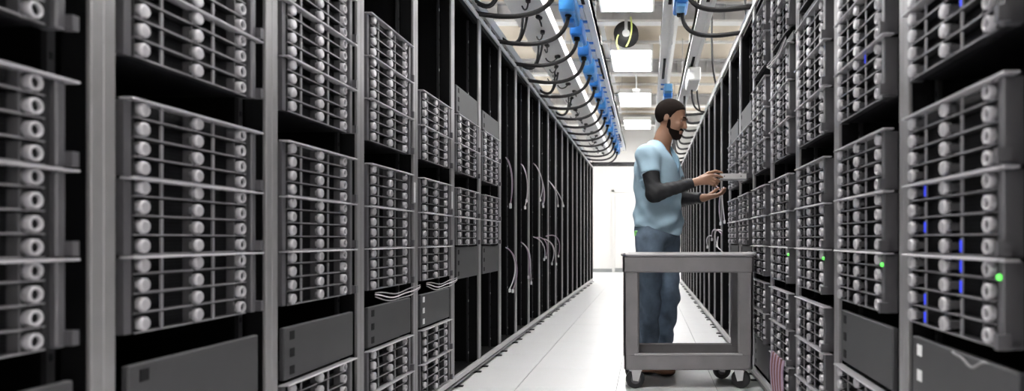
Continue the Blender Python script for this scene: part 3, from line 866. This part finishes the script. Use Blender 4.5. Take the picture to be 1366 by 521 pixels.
man = thing('person', 'person in light blue t-shirt over black sleeves and jeans holding a silver server sled', 'person', (0.068, 4.69, 0.0))
ORG = Vector((0.068, 4.69, 0.0))
def wear(name, me, parent=None):
    o = put(name, me, parent or man)
    if parent is None: o.location = -ORG
    return o

# --- body, one continuous skin
F = Field((-0.17,4.32,0.02), (0.64,5.02,1.90), 0.005)
F.ell(chest, (0.108,0.165,0.20), TB, 0.05); F.ell(pel+A([0,0,0.17]), (0.105,0.145,0.20), TB, 0.05); F.ell(pel, (0.11,0.15,0.12), TB, 0.05)
F.cap(shR, shL, 0.062, 0.062, 0.04); F.chain([nk0, nk1], [0.062, 0.054], 0.03); F.cap(nk0-A([0.01,0,0.02]), nk1-A([0.022,0,0.03]), 0.062, 0.048, 0.03)
for sh, el, wr in ((shR, elR, wrR), (shL, elL, wrL)):
    F.cap(sh, el, 0.050, 0.040, 0.03); F.cap(el, wr, 0.042, 0.027, 0.02)
for hp_, kn, an in ((hpR, knR, anR), (hpL, knL, anL)):
    F.cap(hp_, kn, 0.080, 0.052, 0.03); F.cap(kn, an, 0.050, 0.036, 0.02); F.cap(an, an+A([0.12,-0.04,-0.045]), 0.034, 0.026, 0.02)
# hands
for wr, kn0, fingers, th, W in ((wrR, pe, RF, RT, 0.0115), (wrL, lk, LF, LT, 0.011)):
    for kn in kn0: F.cap(wr+(kn-wr)*0.12, kn, 0.0175, 0.0130, 0.012)
    for f in fingers: F.chain(f, [0.0108, 0.0100, 0.0093, 0.0080], 0.003)
    F.cap(wr+(th[0]-wr)*0.2, th[0], 0.018, 0.015, 0.01); F.chain(th, [0.0145, 0.0115, 0.0105, 0.0085], 0.006)
# head
head_core(F)
F.ell(H(0.030,0,-0.020), A([0.072,0.066,0.075])*HS, HB, 0.02)
F.ell(H(0.036,0,-0.062), A([0.058,0.054,0.050])*HS, HB, 0.02)
F.ell(H(0.078,0,-0.098), A([0.022,0.026,0.020])*HS, HB, 0.015)
F.cap(H(0.094,0,0.022), H(0.117,0,-0.022), 0.009, 0.0125, 0.012); F.cap(H(0.104,0.013,-0.028), H(0.104,-0.013,-0.028), 0.008, 0.008, 0.008)
F.cap(H(0.090,0.035,0.033), H(0.094,-0.035,0.033), 0.010, 0.010, 0.012)
for s in (1, -1):
    F.ell(H(0.094,s*0.034,0.010), A([0.012,0.018,0.010])*HS, HB, 0.008, 'sub'); F.cap(H(0.079,s*0.022,0.014), H(0.072,s*0.046,0.013), 0.0105, 0.0095, 0.006)
    F.ell(H(0.078,s*0.045,-0.022), A([0.018,0.018,0.018])*HS, HB, 0.015)
    F.ell(H(-0.008,s*0.078,-0.004), A([0.018,0.009,0.030])*HS, HB, 0.006)
    F.ell(H(-0.003,s*0.087,0.000), A([0.009,0.006,0.015])*HS, HB, 0.004, 'sub')
F.cap(H(0.100,0.020,-0.058), H(0.100,-0.020,-0.058), 0.008, 0.008, 0.006); F.cap(H(0.098,0.017,-0.071), H(0.098,-0.017,-0.071), 0.009, 0.009, 0.006)
lipc = H(0.104,0,-0.064)
body_me_p = F.mesh('body', ['skin', 'lip'], 1, lambda C: (np.abs((C-lipc)@hu) < 0.016)*(np.abs((C-lipc)@hr) < 0.024)*((C-HC)@hf > 0.098))
body = wear('body', body_me_p)
# eyes
for s in (1, -1):
    e = MB(); c = H(0.0755,s*0.034,0.003)
    R3 = Matrix([list(hr), list(-(hf*0.94-hu*0.34)), list(hu*0.94+hf*0.34)]).transposed().to_4x4()
    m4 = Matrix.Translation(Vector(c)-ORG) @ R3
    prof = [(0.0115*math.sin(PI*i/10)+1e-5, -0.0115*math.cos(PI*i/10)) for i in range(11)]
    b0 = MB().rev(prof, 'eye_white', 'y', (0,0,0), 12, True, False)
    b1 = MB().rev([(0.0001,-0.0122),(0.004,-0.0116),(0.0060,-0.0102)], 'hair', 'y', (0,0,0), 10, True, False)
    e.add(b0.v, b0.f, 'eye_white', True, m4); e.add(b1.v, b1.f, 'hair', True, m4)
    put('eye', e, man)

# --- hair and beard
F = Field((0.02,4.56,1.58), (0.33,4.80,1.90), 0.004)
head_core(F, 0.007, 0.0)
F.clip(H(0.085,0,0.065), -(0.55*hu-0.55*hf)); 
X, Y, Z = F.full()
lf_ = (X-HC[0])*hf[0]+(Y-HC[1])*hf[1]+(Z-HC[2])*hf[2]; lr_ = (X-HC[0])*hr[0]+(Y-HC[1])*hr[1]+(Z-HC[2])*hr[2]; lu_ = (X-HC[0])*hu[0]+(Y-HC[1])*hu[1]+(Z-HC[2])*hu[2]
lim = np.where(lf_ > 0.022, 0.022+np.clip(lf_-0.022, 0, 0.02)*1.6+np.clip(lf_-0.035, 0, 1)*0.85, -0.045+np.clip(lf_+0.05, 0, 1)*0.75)
F.d = np.maximum(F.d, (lim-lu_)*0.8)
wear('hair', F.mesh('hair', 'hair', 1))
F = Field((0.02,4.56,1.54), (0.33,4.80,1.78), 0.004)
F.ell(H(0.034,0,-0.064), A([0.0645,0.059,0.055])*HS, HB, 0.02); F.ell(H(0.076,0,-0.098), A([0.026,0.032,0.025])*HS, HB, 0.02); F.ell(H(0.010,0,-0.020), A([0.055,0.0725,0.06])*HS, HB, 0.02)
F.cap(H(0.099,0.024,-0.047), H(0.099,-0.024,-0.047), 0.009, 0.009, 0.01); F.cap(H(0.100,0.0,-0.082), H(0.098,0,-0.10), 0.012, 0.012, 0.01)
X, Y, Z = F.full()
lf_ = (X-HC[0])*hf[0]+(Y-HC[1])*hf[1]+(Z-HC[2])*hf[2]; lr_ = (X-HC[0])*hr[0]+(Y-HC[1])*hr[1]+(Z-HC[2])*hr[2]; lu_ = (X-HC[0])*hu[0]+(Y-HC[1])*hu[1]+(Z-HC[2])*hu[2]
top = np.where(lf_ > 0.035, -0.042-0.0*lf_, -0.042+(0.035-lf_)*2.6)
F.d = np.maximum(F.d, (lu_-np.minimum(top, 0.03))*0.8); F.d = np.maximum(F.d, 0.006-lf_)
mouth = np.sqrt(((lu_+0.064)/0.011)**2+(lr_/0.024)**2+((lf_-0.11)/0.03)**2)-1
F.d = np.maximum(F.d, -mouth*0.01)
wear('beard', F.mesh('beard', 'hair', 1))
bw = MB()
for s in (1, -1):
    bw.tube([Vector(H(0.103,s*0.014,0.030))-ORG, Vector(H(0.102,s*0.030,0.035))-ORG, Vector(H(0.090,s*0.048,0.030))-ORG], [0.003,0.0045,0.0025], 'hair', 6)
put('eyebrows', bw, man)

# --- black long sleeves
for sh, el, wr in ((shR, elR, wrR), (shL, elL, wrL)):
    lo = np.minimum(np.minimum(sh, el), wr)-0.1; hi = np.maximum(np.maximum(sh, el), wr)+0.1
    F = Field(lo, hi, 0.005)
    F.cap(sh, el, 0.060, 0.053, 0.02); F.cap(el, wr, 0.054, 0.034, 0.03)
    X, Y, Z = F.full()
    F.d += 0.0028*np.sin(90*(X+0.5*Z)+2*np.sin(40*Y))*np.sin(60*Z+30*X)
    dirw = (wr-el)/np.linalg.norm(wr-el)
    F.clip(wr-dirw*0.012, dirw)
    wear('black_sleeve', F.mesh('black_sleeve', 'sleeve_black', 1))

# --- t-shirt
F = Field((-0.22,4.30,0.88), (0.42,5.08,1.62), 0.005)
F.ell(chest+A([0.0,0,0.0]), (0.138,0.195,0.24), TB, 0.05); F.ell(chest-0.02*fw+A([0,0,-0.02]), (0.150,0.17,0.20), TB, 0.05)
F.ell(pel+A([0.006,0,0.20]), (0.150,0.188,0.26), TB, 0.06); F.ell(pel+A([0.006,0,0.06]), (0.160,0.192,0.20), TB, 0.06)
F.cap(shR-A([0,0,0.012]), shL-A([0,0,0.012]), 0.074, 0.074, 0.05); F.cap(nk0-A([0.01,0,0.05]), nk0+A([0.005,0,0.03]), 0.10, 0.078, 0.05)
for sh, el in ((shR, elR), (shL, elL)):
    F.cap(sh-A([0,0,0.012]), sh+(el-sh)*0.5, 0.073, 0.071, 0.03)
X, Y, Z = F.full()
q = (X-pel[0])*fw[0]+(Y-pel[1])*fw[1]; w = (X-pel[0])*rt[0]+(Y-pel[1])*rt[1]
low = np.clip((1.34-Z)/0.3, 0, 1)
F.d += low*(0.009*np.sin(34*(Z+0.55*q+0.25*w)+3*np.sin(9*w)+1.5*np.sin(14*q))+0.0035*np.sin(70*(Z-0.4*q)+5*w))
F.d += (1-low)*0.0045*np.sin(48*(0.6*Z+q)+10*w)*np.clip((1.50-Z)/0.05, 0, 1)
hemz = 0.985-0.16*np.clip(q, -0.2, 0.2)-0.03*np.cos(9*w)
F.d = np.maximum(F.d, (hemz-Z)*0.95)
for sh, el in ((shR, elR), (shL, elL)):
    ud = (el-sh)/np.linalg.norm(el-sh); c = sh+(el-sh)*0.50
    side = ((X-chest[0])*rt[0]+(Y-chest[1])*rt[1])*(1 if sh is shR else -1)
    cut = (X-c[0])*ud[0]+(Y-c[1])*ud[1]+(Z-c[2])*ud[2]
    near = np.sqrt((X-c[0])**2+(Y-c[1])**2+(Z-c[2])**2)
    F.d = np.where((near < 0.12) & (cut > 0) & (side > 0.165), np.maximum(F.d, cut), F.d)
# neckline: round at the back, V at the front
nq = (X-nk0[0])*fw[0]+(Y-nk0[1])*fw[1]; nw = (X-nk0[0])*rt[0]+(Y-nk0[1])*rt[1]
neck = np.maximum(np.sqrt(nq**2+nw**2)-0.076, 1.515-Z)
vee = np.maximum(np.maximum(np.abs(nw)-np.clip((Z-1.375)*0.55, 0, 0.078), -nq), 1.375-Z)
F.d = np.maximum(F.d, -np.minimum(neck, vee))
def shirt_paint(C):
    z0 = C[:, 2]; a = (C-nk0)@fw; b = np.abs((C-nk0)@rt)
    edge = (a > 0)*(np.abs(b-np.clip((z0-1.375)*0.55, 0, 0.078)) < 0.012)*(z0 > 1.36)
    return edge
shirt = wear('t_shirt', F.mesh('t_shirt', ['shirt_blue', 'shirt_edge'], 1, shirt_paint))

# --- jeans
F = Field((-0.20,4.40,0.05), (0.36,5.00,1.10), 0.005)
F.ell(pel+A([-0.008,0,0.02]), (0.150,0.180,0.14), TB, 0.05)
for hp_, kn, an in ((hpR, knR, anR), (hpL, knL, anL)):
    F.cap(hp_-A([0,0,0.02]), kn, 0.103, 0.073, 0.02); F.cap(kn, an, 0.074, 0.064, 0.02)
X, Y, Z = F.full()
F.d += 0.0065*np.sin(55*(Z+0.6*X)+4*np.sin(16*Y)+3*np.sin(8*Z))*np.clip((0.75-Z)/0.3, 0.15, 1)+0.003*np.sin(110*(Z-0.5*X)+20*Y)*np.clip((0.3-Z)/0.15, 0, 1)
F.d = np.maximum(F.d, Z-1.04); F.d = np.maximum(F.d, 0.075-Z)
jeans = wear('jeans', F.mesh('jeans', 'denim', 1))
JV = np.array([v.co[:] for v in jeans.data.vertices])
JV = JV[(JV[:, 2] > 0.945) & (JV[:, 2] < 0.975) & (JV[:, 1] > 4.56) & (JV[:, 1] < 4.60)]
tp = JV[JV[:, 0].argmin()]-np.array(ORG)
tg = MB(); tg.bbox((tp[0]-0.006,tp[1]-0.030,tp[2]-0.018),(tp[0]+0.022,tp[1]-0.006,tp[2]+0.018),'tag_green',0.003)
o = put('pocket_tag', tg, man); o['label'] = 'bright green tag at the back pocket'
# --- shoes
for an, turn in ((anR, 28), (anL, 14)):
    tx = A([math.cos(math.radians(turn)), -math.sin(math.radians(turn)), 0]); ty = A([-tx[1], tx[0], 0])
    F = Field(an-A([0.14,0.20,0.09]), an+A([0.30,0.16,0.09]), 0.005)
    b3 = [tx, ty, up]
    F.ell(A([an[0],an[1],0.05])-tx*0.01, (0.062,0.044,0.062), b3, 0.03); F.ell(A([an[0],an[1],0.045])+tx*0.085, (0.105,0.046,0.036), b3, 0.03); F.ell(A([an[0],an[1],0.035])+tx*0.145, (0.055,0.044,0.034), b3, 0.03)
    F.cap(an-A([0,0,0.02]), an+A([0,0,0.02]), 0.052, 0.05, 0.02)
    X, Y, Z = F.full(); F.d = np.maximum(F.d, 0.003-Z); F.d = np.maximum(F.d, Z-0.12)
    wear('shoe', F.mesh('shoe', ['shoe_brown', 'sole_black'], 0, lambda C: C[:, 2] < 0.022))

# --- the silver sled in his hands
sl = thing('server_sled', 'slim silver server sled held by the man at the rack', 'server', (0.566, 4.505, 1.3012))
put('tray', MB().bbox((-0.085,-0.055,0),(0.085,0.055,0.004),'knob_silver',0.001).box((-0.085,-0.055,0.004),(0.085,-0.052,0.036),'zinc').box((-0.085,0.052,0.004),(0.085,0.055,0.036),'zinc').box((-0.085,-0.052,0.036),(0.085,0.052,0.038),'zinc'), sl)
put('front_plate', MB().bbox((0.085,-0.060,-0.002),(0.091,0.060,0.041),'chassis_steel',0.002), sl)
put('connector', MB().box((-0.092,-0.03,0.008),(-0.085,0.03,0.022),'cable_black'), sl)
put('screw', MB().rev([(0.004,-0.0575),(0.004,-0.055)],'rail_dark','y',(-0.06,0,0.02),8).rev([(0.004,-0.0575),(0.004,-0.055)],'rail_dark','y',(0.05,0,0.02),8), sl)
